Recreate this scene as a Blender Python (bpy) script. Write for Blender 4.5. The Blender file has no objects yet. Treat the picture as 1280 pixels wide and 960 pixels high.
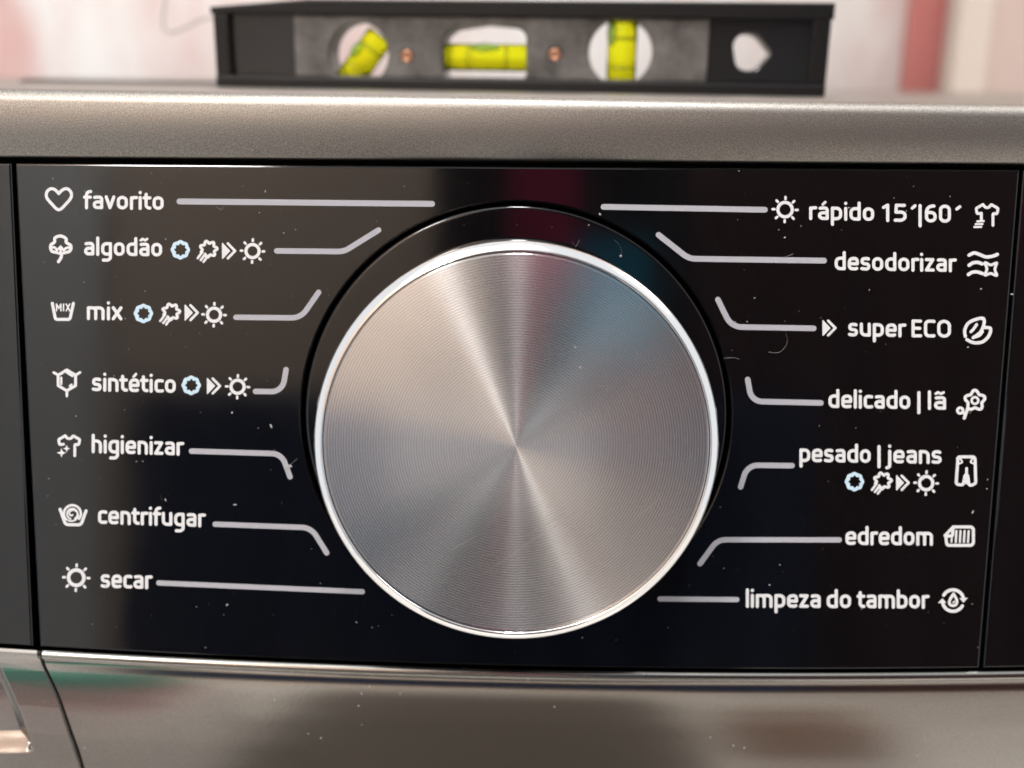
import bpy, bmesh, math, random
import numpy as np
from mathutils import Vector, Matrix
from mathutils.geometry import tessellate_polygon

random.seed(7)
S = bpy.context.scene
COL = S.collection
R = math.radians

# ------------------------------------------------------------------ camera
FPX = 1300.0                       # focal length in pixels of the 1280 px wide photograph
PITCH, ROLL = R(16.17), R(0.9)
TILT = R(8.2)                      # control panel leans back
DCAM = 0.156                       # camera to panel, along the panel normal
NRM = Vector((0, -math.cos(TILT), math.sin(TILT)))
VUP = Vector((0, math.sin(TILT), math.cos(TILT)))
XAX = Vector((1, 0, 0))
PR = Matrix((XAX, VUP, NRM)).transposed()          # panel axes -> world
fw = Vector((0, math.cos(PITCH), -math.sin(PITCH)))
up0 = Vector((0, math.sin(PITCH), math.cos(PITCH)))
rt = XAX * math.cos(ROLL) + up0 * math.sin(ROLL)
up = up0 * math.cos(ROLL) - XAX * math.sin(ROLL)


def ray(px, py):
    return rt * ((px - 640) / FPX) + up * ((480 - py) / FPX) + fw


def hit_raw(px, py):               # panel coordinates measured from the camera foot
    d = PR.transposed() @ ray(px, py)
    t = -DCAM / d.z
    return d.x * t, d.y * t


_u0, _v0 = hit_raw(645, 525)       # the dial axis is the panel origin
_ue, _ve = hit_raw(640, 121.5)     # front top edge of the machine
TOP_Z = 0.85
ORG = Vector((0, 0, TOP_Z - (_ve - _v0) * math.cos(TILT)))
CAM = ORG - XAX * _u0 - VUP * _v0 + NRM * DCAM
M3 = PR.transposed()
AX = np.array([list(M3 @ rt), list(M3 @ up), list(M3 @ fw)])


def P(pts, w=0.0):
    """photo pixels -> (u, v) metres on the control panel plane at height w"""
    a = np.asarray(pts, dtype=float).reshape(-1, 2)
    d = ((a[:, 0] - 640) / FPX)[:, None] * AX[0] + ((480 - a[:, 1]) / FPX)[:, None] * AX[1] + AX[2]
    t = (w - DCAM) / d[:, 2]
    return np.stack([d[:, 0] * t - _u0, d[:, 1] * t - _v0], 1)


cd = bpy.data.cameras.new('camera')
cam = bpy.data.objects.new('camera', cd)
COL.objects.link(cam)
cd.sensor_width = 36
cd.lens = 36 * FPX / 1280
cd.clip_start = 0.01
cd.clip_end = 50
mw = Matrix((rt, up, -fw)).transposed().to_4x4()
mw.translation = CAM
cam.matrix_world = mw
cd.dof.use_dof = True
cd.dof.focus_distance = 0.147
cd.dof.aperture_fstop = 14
S.camera = cam

# ------------------------------------------------------------------ world, lamps, exposure
W = bpy.data.worlds.new('World')
S.world = W
W.use_nodes = True
W.node_tree.nodes['Background'].inputs[0].default_value = (0.94, 0.965, 1.0, 1)
W.node_tree.nodes['Background'].inputs[1].default_value = 0.72
S.view_settings.view_transform = 'Standard'
S.view_settings.look = 'None'
S.view_settings.gamma = 1
S.view_settings.exposure = 0.32


def lamp(name, loc, target, sx, sy, power, color=(1, 1, 1)):
    l = bpy.data.lights.new(name, 'AREA')
    l.shape = 'RECTANGLE'
    l.size, l.size_y = sx, sy
    l.energy = power
    l.color = color
    o = bpy.data.objects.new(name, l)
    COL.objects.link(o)
    o.location = loc
    o.rotation_euler = (Vector(target) - Vector(loc)).to_track_quat('-Z', 'Y').to_euler()
    return o


lamp('ceiling_lamp', (0.0, -0.42, 2.35), (0, -0.5, 0.85), 0.13, 0.45, 11, (1, 0.99, 0.97))
lamp('second_ceiling_lamp', (-0.50, -0.65, 2.4), (-0.2, -0.1, 0.85), 1.3, 1.0, 5, (1, 0.99, 0.98))  # added light for the dial's upper left wedge, no known source
lamp('side_light', (1.4, 0.1, 2.2), (0.1, 0.5, 0.9), 0.6, 0.6, 14, (1, 0.99, 0.98))  # added fill that brightens the wall behind the machine
lamp('room_lamp', (-0.85, -1.5, 2.3), (-0.8, -1.8, 0), 0.5, 0.4, 40, (1, 0.99, 0.97))  # added to brighten the wall and board behind the camera

# ------------------------------------------------------------------ materials


def mat(name, color, rough=0.5, metal=0.0, ior=1.5, **kw):
    m = bpy.data.materials.new(name)
    m.use_nodes = True
    b = m.node_tree.nodes['Principled BSDF']
    b.inputs['Base Color'].default_value = (*color, 1)
    b.inputs['Roughness'].default_value = rough
    b.inputs['Metallic'].default_value = metal
    b.inputs['IOR'].default_value = ior
    for k, v in kw.items():
        b.inputs[k.replace('_', ' ')].default_value = v
    return m


def nd(m, t, **kw):
    n = m.node_tree.nodes.new(t)
    for k, v in kw.items():
        setattr(n, k, v)
    return n


def lk(m, a, b):
    m.node_tree.links.new(a, b)


def bsdf(m):
    return m.node_tree.nodes['Principled BSDF']


def ramp(m, fac, stops):
    r = nd(m, 'ShaderNodeValToRGB')
    e = r.color_ramp.elements
    while len(e) < len(stops):
        e.new(0.5)
    for i, (p, c) in enumerate(stops):
        e[i].position = p
        e[i].color = (*c, 1) if len(c) == 3 else c
    lk(m, fac, r.inputs[0])
    return r.outputs[0]


def noise(m, scale, detail=3, rough=0.5, src='Object', sc=(1, 1, 1)):
    tc = nd(m, 'ShaderNodeTexCoord')
    mp = nd(m, 'ShaderNodeMapping')
    mp.inputs['Scale'].default_value = sc
    n = nd(m, 'ShaderNodeTexNoise')
    n.inputs['Scale'].default_value = scale
    n.inputs['Detail'].default_value = detail
    n.inputs['Roughness'].default_value = rough
    lk(m, tc.outputs[src], mp.inputs[0])
    lk(m, mp.outputs[0], n.inputs['Vector'])
    return n.outputs[0]


def bump(m, h, dist, strength=1.0):
    b = nd(m, 'ShaderNodeBump')
    b.inputs['Strength'].default_value = strength
    b.inputs['Distance'].default_value = dist
    lk(m, h, b.inputs['Height'])
    lk(m, b.outputs[0], bsdf(m).inputs['Normal'])


# black gloss of the panel, with a faint greasy film
M_GLOSS = mat('black_gloss', (0.003, 0.003, 0.0035), 0.06, 0, 1.55)
lk(M_GLOSS, ramp(M_GLOSS, noise(M_GLOSS, 40, 5, 0.6), [(0.35, (0.06,) * 3), (0.7, (0.115,) * 3)]), bsdf(M_GLOSS).inputs['Roughness'])
M_DARK = mat('gap_black', (0.004, 0.004, 0.004), 0.7)


def metal_paint(name, c, rough, flake):
    m = mat(name, c, rough, 1.0)
    f = noise(m, 5200, 1, 0.5)
    lk(m, ramp(m, f, [(0.3, tuple(x * (1 - flake) for x in c)), (0.52, c), (0.72, tuple(min(1, x * (1 + flake)) for x in c))]), bsdf(m).inputs['Base Color'])
    f2 = noise(m, 2600, 2, 0.6)
    bump(m, f2, 0.000009 if rough > 0.3 else 0.000003, 0.6)
    return m


M_TRIM = metal_paint('metallic_trim_paint', (0.36, 0.335, 0.303), 0.44, 0.30)
M_FASC = metal_paint('metallic_fascia_paint', (0.37, 0.352, 0.325), 0.15, 0.12)
M_CHROME = mat('chrome', (0.93, 0.92, 0.91), 0.10, 1.0)
M_WHITE = mat('white_print', (0.73, 0.735, 0.745), 0.6)
M_GREY = mat('grey_print', (0.42, 0.42, 0.46), 0.6)
M_BLUE = mat('pale_blue_print', (0.56, 0.73, 0.84), 0.6)
M_BODY = mat('cabinet_paint', (0.3, 0.28, 0.26), 0.4, 0.6)

# spun metal dial face: concentric turned grooves
M_SPUN = mat('spun_metal', (0.74, 0.725, 0.72), 0.37, 1.0)
_b = bsdf(M_SPUN)
_b.inputs['Anisotropic'].default_value = 1.0
_b.inputs['Anisotropic Rotation'].default_value = 0.25
_tg = nd(M_SPUN, 'ShaderNodeTangent', direction_type='RADIAL', axis='Z')
lk(M_SPUN, _tg.outputs[0], _b.inputs['Tangent'])
_tc = nd(M_SPUN, 'ShaderNodeTexCoord')
_sx = nd(M_SPUN, 'ShaderNodeVectorMath', operation='LENGTH')
_fl = nd(M_SPUN, 'ShaderNodeVectorMath', operation='MULTIPLY')
_fl.inputs[1].default_value = (1, 1, 0)
lk(M_SPUN, _tc.outputs['Object'], _fl.inputs[0])
lk(M_SPUN, _fl.outputs[0], _sx.inputs[0])
_ml = nd(M_SPUN, 'ShaderNodeMath', operation='MULTIPLY')
_ml.inputs[1].default_value = 2 * math.pi / 0.00036
lk(M_SPUN, _sx.outputs['Value'], _ml.inputs[0])
_sn = nd(M_SPUN, 'ShaderNodeMath', operation='SINE')
lk(M_SPUN, _ml.outputs[0], _sn.inputs[0])
lk(M_SPUN, ramp(M_SPUN, noise(M_SPUN, 45, 2, 0.5), [(0.3, (0.225,) * 3), (0.72, (0.26,) * 3)]), _b.inputs['Roughness'])
bump(M_SPUN, _sn.outputs[0], 0.000004, 0.7)
_mx = ramp(M_SPUN, _sn.outputs[0], [(0.0, (0.58, 0.575, 0.57)), (0.6, (0.85, 0.845, 0.845))])
lk(M_SPUN, _mx, _b.inputs['Base Color'])

# a flatter lobe between the grooves gives soft mirror images near the edge
_b2 = nd(M_SPUN, 'ShaderNodeBsdfPrincipled')
_b2.inputs['Metallic'].default_value = 1.0
_b2.inputs['Roughness'].default_value = 0.14
_b2.inputs['Base Color'].default_value = (0.70, 0.69, 0.69, 1)
_mxs = nd(M_SPUN, 'ShaderNodeMixShader')
_mxs.inputs[0].default_value = 0.30
lk(M_SPUN, _b.outputs[0], _mxs.inputs[1])
lk(M_SPUN, _b2.outputs[0], _mxs.inputs[2])
lk(M_SPUN, _mxs.outputs[0], M_SPUN.node_tree.nodes['Material Output'].inputs['Surface'])

# ------------------------------------------------------------------ mesh helpers


def link(name, verts, faces, m, parent=None, smooth=False, matrix=None, mats=None, idx=None):
    me = bpy.data.meshes.new(name)
    me.from_pydata([tuple(v) for v in verts], [], faces)
    for x in (mats or [m]):
        me.materials.append(x)
    if idx:
        me.polygons.foreach_set('material_index', idx)
    if smooth:
        me.polygons.foreach_set('use_smooth', [True] * len(me.polygons))
    me.update()
    o = bpy.data.objects.new(name, me)
    COL.objects.link(o)
    if parent:
        o.parent = parent
    if matrix is not None:
        o.matrix_local = matrix
    return o


def tag(o, label=None, cat=None, group=None, kind=None):
    for k, v in (('label', label), ('category', cat), ('group', group), ('kind', kind)):
        if v:
            o[k] = v
    return o


def empty(name, loc, label, cat, rz=0.0, group=None):
    o = bpy.data.objects.new(name, None)
    o.empty_display_size = 0.02
    COL.objects.link(o)
    o.location = loc
    o.rotation_euler = (0, 0, rz)
    tag(o, label, cat, group)
    return o


class MB:
    def __init__(s):
        s.v, s.f = [], []

    def add(s, v, f):
        n = len(s.v)
        s.v += [tuple(x) for x in v]
        s.f += [tuple(i + n for i in q) for q in f]

    def grid(s, rows, close_u=False, close_v=False, flip=False):
        """rows: list of equally long point lists"""
        n, k = len(rows), len(rows[0])
        fs = []
        for i in range(n if close_v else n - 1):
            for j in range(k if close_u else k - 1):
                a, b = i * k + j, i * k + (j + 1) % k
                c, d = ((i + 1) % n) * k + (j + 1) % k, ((i + 1) % n) * k + j
                fs.append((a, d, c, b) if flip else (a, b, c, d))
        s.add([p for r in rows for p in r], fs)

    def box(s, x0, x1, y0, y1, z0, z1):
        s.add([(x0, y0, z0), (x1, y0, z0), (x1, y1, z0), (x0, y1, z0), (x0, y0, z1), (x1, y0, z1), (x1, y1, z1), (x0, y1, z1)],
              [(0, 3, 2, 1), (4, 5, 6, 7), (0, 1, 5, 4), (1, 2, 6, 5), (2, 3, 7, 6), (3, 0, 4, 7)])

    def lathe(s, prof, n=128, cap=False):
        """prof: (radius, z) from the outside in, axis z"""
        rows = [[(r * math.cos(2 * math.pi * j / n), r * math.sin(2 * math.pi * j / n), z) for j in range(n)] for r, z in prof]
        s.grid(rows, close_u=True)
        if cap:
            k = len(s.v) - n
            s.f.append(tuple(range(k, k + n)))

    def tube(s, pts, r, n=10):
        rows = []
        for i, p in enumerate(pts):
            p = Vector(p)
            a = Vector(pts[max(0, i - 1)])
            b = Vector(pts[min(len(pts) - 1, i + 1)])
            t = (b - a).normalized()
            q = t.orthogonal().normalized() if abs(t.y) > 0.9 else t.cross(Vector((0, 1, 0))).normalized()
            q2 = t.cross(q)
            rows.append([p + q * r * math.cos(2 * math.pi * j / n) + q2 * r * math.sin(2 * math.pi * j / n) for j in range(n)])
        s.grid(rows, close_u=True)

    def build(s, name, m, parent=None, smooth=False, matrix=None):
        return link(name, s.v, s.f, m, parent, smooth, matrix)


def area2(p):
    p = np.asarray(p)
    x, y = p[:, 0], p[:, 1]
    return float(np.sum(x * np.roll(y, -1) - np.roll(x, -1) * y))


def ccw(p):
    p = np.asarray(p, dtype=float)
    return p if area2(p) > 0 else p[::-1].copy()


def inset(p, d):
    """offset a counter-clockwise polygon inwards by d"""
    p = np.asarray(p)
    e = np.roll(p, -1, 0) - p
    e /= np.linalg.norm(e, axis=1)[:, None] + 1e-12
    nr = np.stack([-e[:, 1], e[:, 0]], 1)
    n0 = np.roll(nr, 1, 0)
    b = nr + n0
    b /= (np.linalg.norm(b, axis=1)[:, None] + 1e-9)
    c = np.clip(np.sum(b * nr, 1), 0.35, 1)
    return p + b * (d / c)[:, None]


def fillet(pts, close=False, n=7):
    """pts: (x, y) or (x, y, r); rounds the corners that carry a radius"""
    out = []
    k = len(pts)
    for i, q in enumerate(pts):
        r = q[2] if len(q) > 2 else 0
        if r <= 0 or (not close and i in (0, k - 1)):
            out.append((q[0], q[1]))
            continue
        p = np.array(q[:2], float)
        a = np.array(pts[(i - 1) % k][:2], float)
        b = np.array(pts[(i + 1) % k][:2], float)
        da, db = np.linalg.norm(a - p), np.linalg.norm(b - p)
        ta, tb = (a - p) / da, (b - p) / db
        ang = math.acos(max(-1, min(1, float(ta @ tb))))
        d = min(r / max(math.tan(ang / 2), 1e-3), da * 0.5 if (close or i > 1) else da, db * 0.5 if (close or i < k - 2) else db)
        rr = d * math.tan(ang / 2)
        c = p + (ta + tb) / np.linalg.norm(ta + tb) * (rr / math.sin(ang / 2))
        s0, s1 = p + ta * d - c, p + tb * d - c
        a0 = math.atan2(s0[1], s0[0])
        dd = (math.atan2(s1[1], s1[0]) - a0 + math.pi) % (2 * math.pi) - math.pi
        for t in range(n + 1):
            x = a0 + dd * t / n
            out.append((c[0] + rr * math.cos(x), c[1] + rr * math.sin(x)))
    return out


def smooth_closed(pts, n=6):
    k = len(pts)
    o = []
    for i in range(k):
        a, b, c, d = (np.array(pts[(i + j) % k], float) for j in (-1, 0, 1, 2))
        L = np.linalg.norm(c - b)
        m1 = (c - a) / (np.linalg.norm(c - b) + np.linalg.norm(b - a)) * L
        m2 = (d - b) / (np.linalg.norm(d - c) + np.linalg.norm(c - b)) * L
        for t in range(n):
            s = t / n
            p = (2 * s ** 3 - 3 * s * s + 1) * b + (s ** 3 - 2 * s * s + s) * m1 + (3 * s * s - 2 * s ** 3) * c + (s ** 3 - s * s) * m2
            o.append(tuple(p))
    return o


def plate(outline, holes=(), w0=-0.004, w1=0.0, bev=0.0003, seg=2):
    """flat plate with bevelled rim and holes in panel coordinates"""
    mb = MB()
    rings = []
    for q, sgn in [(ccw(outline), 1)] + [(ccw(h), -1) for h in holes]:
        rows = [[(x, y, w0) for x, y in q]]
        for i in range(seg + 1):
            t = math.pi / 2 * i / seg
            r = inset(q, sgn * bev * (1 - math.cos(t)))
            rows.append([(x, y, w1 - bev + bev * math.sin(t)) for x, y in r])
        mb.grid(rows, close_u=True, flip=sgn < 0)
        rings.append([Vector(p) for p in rows[-1]])
    flat = [p for r in rings for p in r]
    tris = tessellate_polygon(rings)
    fs = []
    for t in tris:
        a, b, c = (flat[i] for i in t)
        fs.append(t if (b - a).cross(c - a).z > 0 else t[::-1])
    mb.add(flat, fs)
    return mb


# ------------------------------------------------------------------ the washing machine
BASE = Vector((0, 0.30, 0))
HALF = 0.30
machine = empty('washing_machine', BASE, 'front loading washing machine with black control panel, big metal dial and silver grey trim', 'washing machine')
PM = PR.to_4x4()
PM.translation = ORG - BASE                        # panel frame inside the machine

PXM = 0.156 / FPX                                  # about one photo pixel in metres on the panel


def edge(pts):
    return [tuple(p) for p in P(pts)]


# bottom line of the black panel, continued past the frame to both sides
bot_px = [(0, 804), (49, 809), (145, 814.5), (240, 820), (380, 825.5), (520, 829.5), (660, 833), (800, 835.3), (930, 836.8), (1040, 837.3), (1140, 837), (1225, 836), (1280, 834.3)]
bot = edge(bot_px)
cl, cr = np.polyfit([p[0] for p in bot], [p[1] for p in bot], 2), None


def vbot(u):
    a, b, c = cl
    return a * u * u + b * u + c


top_l, top_r = P([(0, 203.5)])[0], P([(1280, 212.5)])[0]


def vtop(u):
    return top_l[1] + (top_r[1] - top_l[1]) * (u - top_l[0]) / (top_r[0] - top_l[0])


TL, BL = P([(18.5, 204)])[0], P([(49.5, 809)])[0]
TR, BR = P([(1275.5, 212)])[0], P([(1224.5, 836)])[0]
LTL, LBL = P([(14, 204)])[0], P([(41, 807)])[0]
RTR, RBR = P([(1279.5, 212)])[0], P([(1229.5, 836)])[0]


def span(u0, u1, f, n=24):
    return [(u0 + (u1 - u0) * i / n, f(u0 + (u1 - u0) * i / n)) for i in range(n + 1)]


HOLE_R = 0.0327
hole = [(HOLE_R * math.cos(2 * math.pi * i / 160), HOLE_R * math.sin(2 * math.pi * i / 160)) for i in range(160)]
out = span(BL[0], BR[0], vbot) + [(TR[0], vtop(TR[0])), (TL[0], vtop(TL[0]))]
panel = plate(out, [hole], -0.011, 0, 0.00035, 3).build('control_panel', M_GLOSS, machine, matrix=PM)
outl = span(-HALF + 0.002, LBL[0], vbot) + [(LTL[0], vtop(LTL[0])), (-HALF + 0.002, vtop(-HALF))]
drawer_panel = plate(outl, [], -0.011, 0, 0.00035, 3).build('drawer_cover', M_GLOSS, machine, matrix=PM)
outr = span(RBR[0], HALF - 0.002, vbot) + [(HALF - 0.002, vtop(HALF)), (RTR[0], vtop(RTR[0]))]
display_panel = plate(outr, [], -0.011, 0, 0.00035, 3).build('display_panel', M_GLOSS, machine, matrix=PM)
tag(drawer_panel, 'black gloss front of the detergent drawer left of the control panel')
tag(display_panel, 'black gloss display panel right of the control panel')

# dark carcass behind the gaps
mb = MB()
mb.box(-HALF + 0.003, HALF - 0.003, vbot(0) - 0.09, vtop(0) + 0.006, -0.016, -0.0115)
mb.build('panel_carrier', M_DARK, machine, matrix=PM)

# top trim: one profile swept across the machine, ending in the flat top
v_tb = P([(640, 200.3)])[0][1]
slope = (top_r[1] - top_l[1]) / (top_r[0] - top_l[0])
ve = _ve - _v0
prof = []                                          # (v, w) in panel frame
prof += [(v_tb, -0.011), (v_tb, 0.0004), (v_tb + 0.0004, 0.0009)]
c_rad = 0.0021
w_face = 0.0010
# fillet between the face (v axis) and the horizontal top
corner = Vector((ve, w_face))
hd = Vector((math.sin(TILT), -math.cos(TILT)))     # backwards on the horizontal, in (v, w)
fd = Vector((-1, 0))
ang = math.acos(hd.dot(fd))
dd = c_rad / math.tan(ang / 2)
s0, s1 = corner + fd * dd, corner + hd * dd
cc = corner + (hd + fd).normalized() * (c_rad / math.sin(ang / 2))
e0, e1 = s0 - cc, s1 - cc
a0 = math.atan2(e0.y, e0.x)
a1 = math.atan2(e1.y, e1.x)
da = (a1 - a0 + math.pi) % (2 * math.pi) - math.pi
prof += [(cc.x + c_rad * math.cos(a0 + da * t / 8), cc.y + c_rad * math.sin(a0 + da * t / 8)) for t in range(9)]
for q in (0.05, 0.15, 0.35, 0.585):
    p = corner + hd * q
    prof.append((p.x, p.y))
mb = MB()
us = np.linspace(-HALF, HALF, 41)
mb.grid([[(u, v + (slope * u if i < 3 else 0), w) for i, (v, w) in enumerate(prof)] for u in us])
trim = mb.build('top_trim', M_TRIM, machine, matrix=PM)
for p in trim.data.polygons:
    p.use_smooth = True

# lower fascia: bead along the panel edge, then the sloping satin face
LIP = [(-0.0004, -0.011), (-0.0004, -0.0004), (-0.00055, 0.0002), (-0.0009, 0.0005), (-0.0014, 0.00055), (-0.0018, 0.0004),
       (-0.0019, 0.0001), (-0.0022, 0.0), (-0.0030, 0.0001), (-0.004, 0.00008), (-0.006, -0.00007), (-0.010, -0.00048), (-0.015, -0.0011), (-0.020, -0.0018), (-0.035, -0.0042), (-0.06, -0.009)]
seam_r = [(53.8, 811), (54.6, 823), (58, 832), (63.5, 844), (69, 857), (75, 872.5), (84.4, 906), (94.8, 943), (98.3, 960), (104, 990), (110, 1030), (114, 1080), (117, 1150), (118, 1300)]
seam_l = [(46.5, 810), (49.0, 822), (52.5, 832), (58.5, 846), (64, 860), (70.2, 878), (79.4, 914), (87.6, 945), (91.4, 960), (97, 990), (103, 1030), (107, 1080), (110, 1150), (111, 1300)]
sr, sl = P(seam_r), P(seam_l)


def seam_u(tab, v):
    return float(np.interp(-v, -tab[:, 1], tab[:, 0]))


PROFILE = []
for a, b in zip(LIP[:-1], LIP[1:]):
    k = max(1, int((a[0] - b[0]) / 0.0012))
    PROFILE += [(a[0] + (b[0] - a[0]) * i / k, a[1] + (b[1] - a[1]) * i / k) for i in range(k)]
PROFILE.append(LIP[-1])
vs_ = np.array([p[0] for p in PROFILE])
ws_ = np.array([p[1] for p in PROFILE])


def wface(dv):
    return float(np.interp(-dv, -vs_, ws_))


rows = []
for dv, w in PROFILE:
    u0 = seam_u(sr, vbot(BL[0]) + dv)
    rows.append([(u, vbot(u) + dv, w) for u in np.linspace(u0, HALF, 60)])
mb = MB()
mb.grid(rows, flip=True)
mb.grid([[r[0] for r in rows], [(r[0][0] - 0.0003, r[0][1], r[0][2] - 0.0006) for r in rows], [(r[0][0] - 0.0003, r[0][1], -0.0113) for r in rows]], flip=True)
mb.build('lower_fascia', M_FASC, machine, smooth=True, matrix=PM)

# detergent drawer front left of the seam, with the pointed grip pocket
pk = P([(-130, 700), (-60, 752), (-12, 800), (2, 834), (14, 863), (24, 892), (32, 920), (36.5, 938), (36, 944), (32, 947), (0, 948), (-60, 948.5), (-130, 949)])
pk = ccw(np.array(smooth_closed(pk)))
outd = [(-HALF, vbot(-HALF) - 0.0027)]
dvs = [-0.0027] + [-0.004 - 0.0016 * i for i in range(32)]
edge_r = [(seam_u(sl, vbot(BL[0]) + d), vbot(BL[0]) + d) for d in dvs]
top_line = [(u, vbot(u) - 0.0027) for u in np.linspace(-HALF, edge_r[0][0], 40)][:-1]
outd = ccw(top_line + edge_r + [(-HALF, edge_r[-1][1])])
pk_in = inset(pk, 0.0011)
mb = MB()


def lift(q, dw=0.0):
    return [(x, y, wface(y - vbot(x)) + dw) for x, y in q]


# subdivide long triangles by cutting the outline finely enough: the face is only gently curved
rings = [[Vector((x, y, 0)) for x, y in outd], [Vector((x, y, 0)) for x, y in pk]]
flat = [p for r in rings for p in r]
fs = []
for t in tessellate_polygon(rings):
    a, b, c = (flat[i] for i in t)
    fs.append(t if (b - a).cross(c - a).z > 0 else t[::-1])
mb.add(lift([(p.x, p.y) for p in flat]), fs)
# lip and bead along the top of the drawer front
rows = []
for dv, w in PROFILE:
    if dv < -0.0027:
        break
    u1 = seam_u(sl, vbot(BL[0]) + dv)
    rows.append([(u, vbot(u) + dv, w) for u in np.linspace(-HALF, u1, 40)])
rows.append(lift([(u, v) for u, v in top_line] + [edge_r[0]]))
mb.grid(rows, flip=True)
rim = [r[-1] for r in rows] + lift(edge_r[1:])
mb.grid([rim, [(x + 0.0003, y, w - 0.0006) for x, y, w in rim], [(x + 0.0003, y, -0.0113) for x, y, w in rim]])
drawer = mb.build('drawer_front', M_FASC, machine, matrix=PM)
mb = MB()
pk2 = inset(pk, 0.0028)
mb.grid([lift(pk), lift(inset(pk, 0.00025), -0.0001), lift(inset(pk, 0.0012), -0.0013), lift(inset(pk, 0.0022), -0.0022), lift(pk2, -0.0026)], close_u=True)
ring = [Vector((x, y, 0)) for x, y in pk2]
fs = []
for t in tessellate_polygon([ring]):
    a, b, c = (ring[i] for i in t)
    fs.append(t if (b - a).cross(c - a).z > 0 else t[::-1])
mb.add(lift(pk2, -0.0026), fs)
gp = mb.build('grip_pocket', M_FASC, drawer)
for p_ in gp.data.polygons:
    p_.use_smooth = len(p_.vertices) == 4
tag(drawer, 'silver drawer front with a pointed grip pocket')

# cabinet below and behind
mb = MB()
mb.box(-HALF, HALF, -0.24, 0.28, 0.02, TOP_Z - 0.01)
for sx in (-0.24, 0.24):
    for sy in (-0.2, 0.24):
        mb.box(sx - 0.02, sx + 0.02, sy - 0.02, sy + 0.02, 0, 0.02)
mb.build('cabinet', M_BODY, machine)

# ------------------------------------------------------------------ the dial
HK = 0.0206                                        # face height above the panel
kc = P([(643.3, 557)], HK)[0]
kl, kr = P([(390.5, 552)], HK - 0.0010)[0], P([(897.5, 552)], HK - 0.0010)[0]
RK = float(kr[0] - kl[0]) / 2
DM = PM @ Matrix.Translation((0, 0, 0))
mb = MB()
gap = 0.00045
rb = HOLE_R - gap
rk0 = RK - 0.0006
mb.lathe([(rb, -0.011), (rb, -0.0007), (rb - 0.0002, -0.0004), (rb - 0.0005, -0.00032), (rb - 0.0007, -0.00032), (rk0 + 0.0012, -0.00032), (rk0 + 0.0008, -0.00032), (rk0 + 0.0003, 0.0001), (rk0, 0.0012), (rk0, HK - 0.0026), (rk0, HK - 0.0022), (rk0 - 0.001, HK - 0.0021)], 192)
dial = mb.build('dial', M_GLOSS, machine, smooth=True, matrix=DM)
tag(dial, 'large round programme dial with spun metal face, bright rim and black skirt')
mb = MB()
rf = RK - 0.00128
mb.lathe([(RK - 0.0005, HK - 0.0024), (RK - 0.0001, HK - 0.0022), (RK - 0.00002, HK - 0.0018), (RK, HK - 0.0012), (RK - 0.00004, HK - 0.00095), (RK - 0.00014, HK - 0.00076), (RK - 0.0003, HK - 0.0006), (RK - 0.0006, HK - 0.00036), (RK - 0.0009, HK - 0.00014), (RK - 0.00115, HK - 0.00002), (rf, HK), (rf - 0.00002, HK - 0.0006)], 192)
mb.build('dial_rim', M_CHROME, dial, smooth=True)
mb = MB()
mb.lathe([(rf - 0.00012, HK - 0.0007), (rf - 0.00015, HK - 0.0003), (rf - 0.0004, HK - 0.00015), (rf * 0.66, HK - 0.00015), (rf * 0.33, HK - 0.00015), (0.0001, HK - 0.00015)], 192, cap=True)
face = mb.build('dial_face', M_SPUN, dial)
kshift = (float(kc[0]), float(kc[1]))

# ------------------------------------------------------------------ printed marks: strokes -> signed distance -> clean flat outline


def seg_dist(X, Y, a, b):
    ax, ay = a
    bx, by = b
    dx, dy = bx - ax, by - ay
    L = dx * dx + dy * dy + 1e-12
    t = np.clip(((X - ax) * dx + (Y - ay) * dy) / L, 0, 1)
    return np.hypot(X - ax - t * dx, Y - ay - t * dy)


def poly_sd(X, Y, pts):
    d = np.full(X.shape, 1e9)
    ins = np.zeros(X.shape, bool)
    k = len(pts)
    for i in range(k):
        (ax, ay), (bx, by) = pts[i], pts[(i + 1) % k]
        d = np.minimum(d, seg_dist(X, Y, (ax, ay), (bx, by)))
        if ay != by:
            c = ((ay > Y) != (by > Y)) & (X < (bx - ax) * (Y - ay) / (by - ay) + ax)
            ins ^= c
    return np.where(ins, -d, d)


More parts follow.
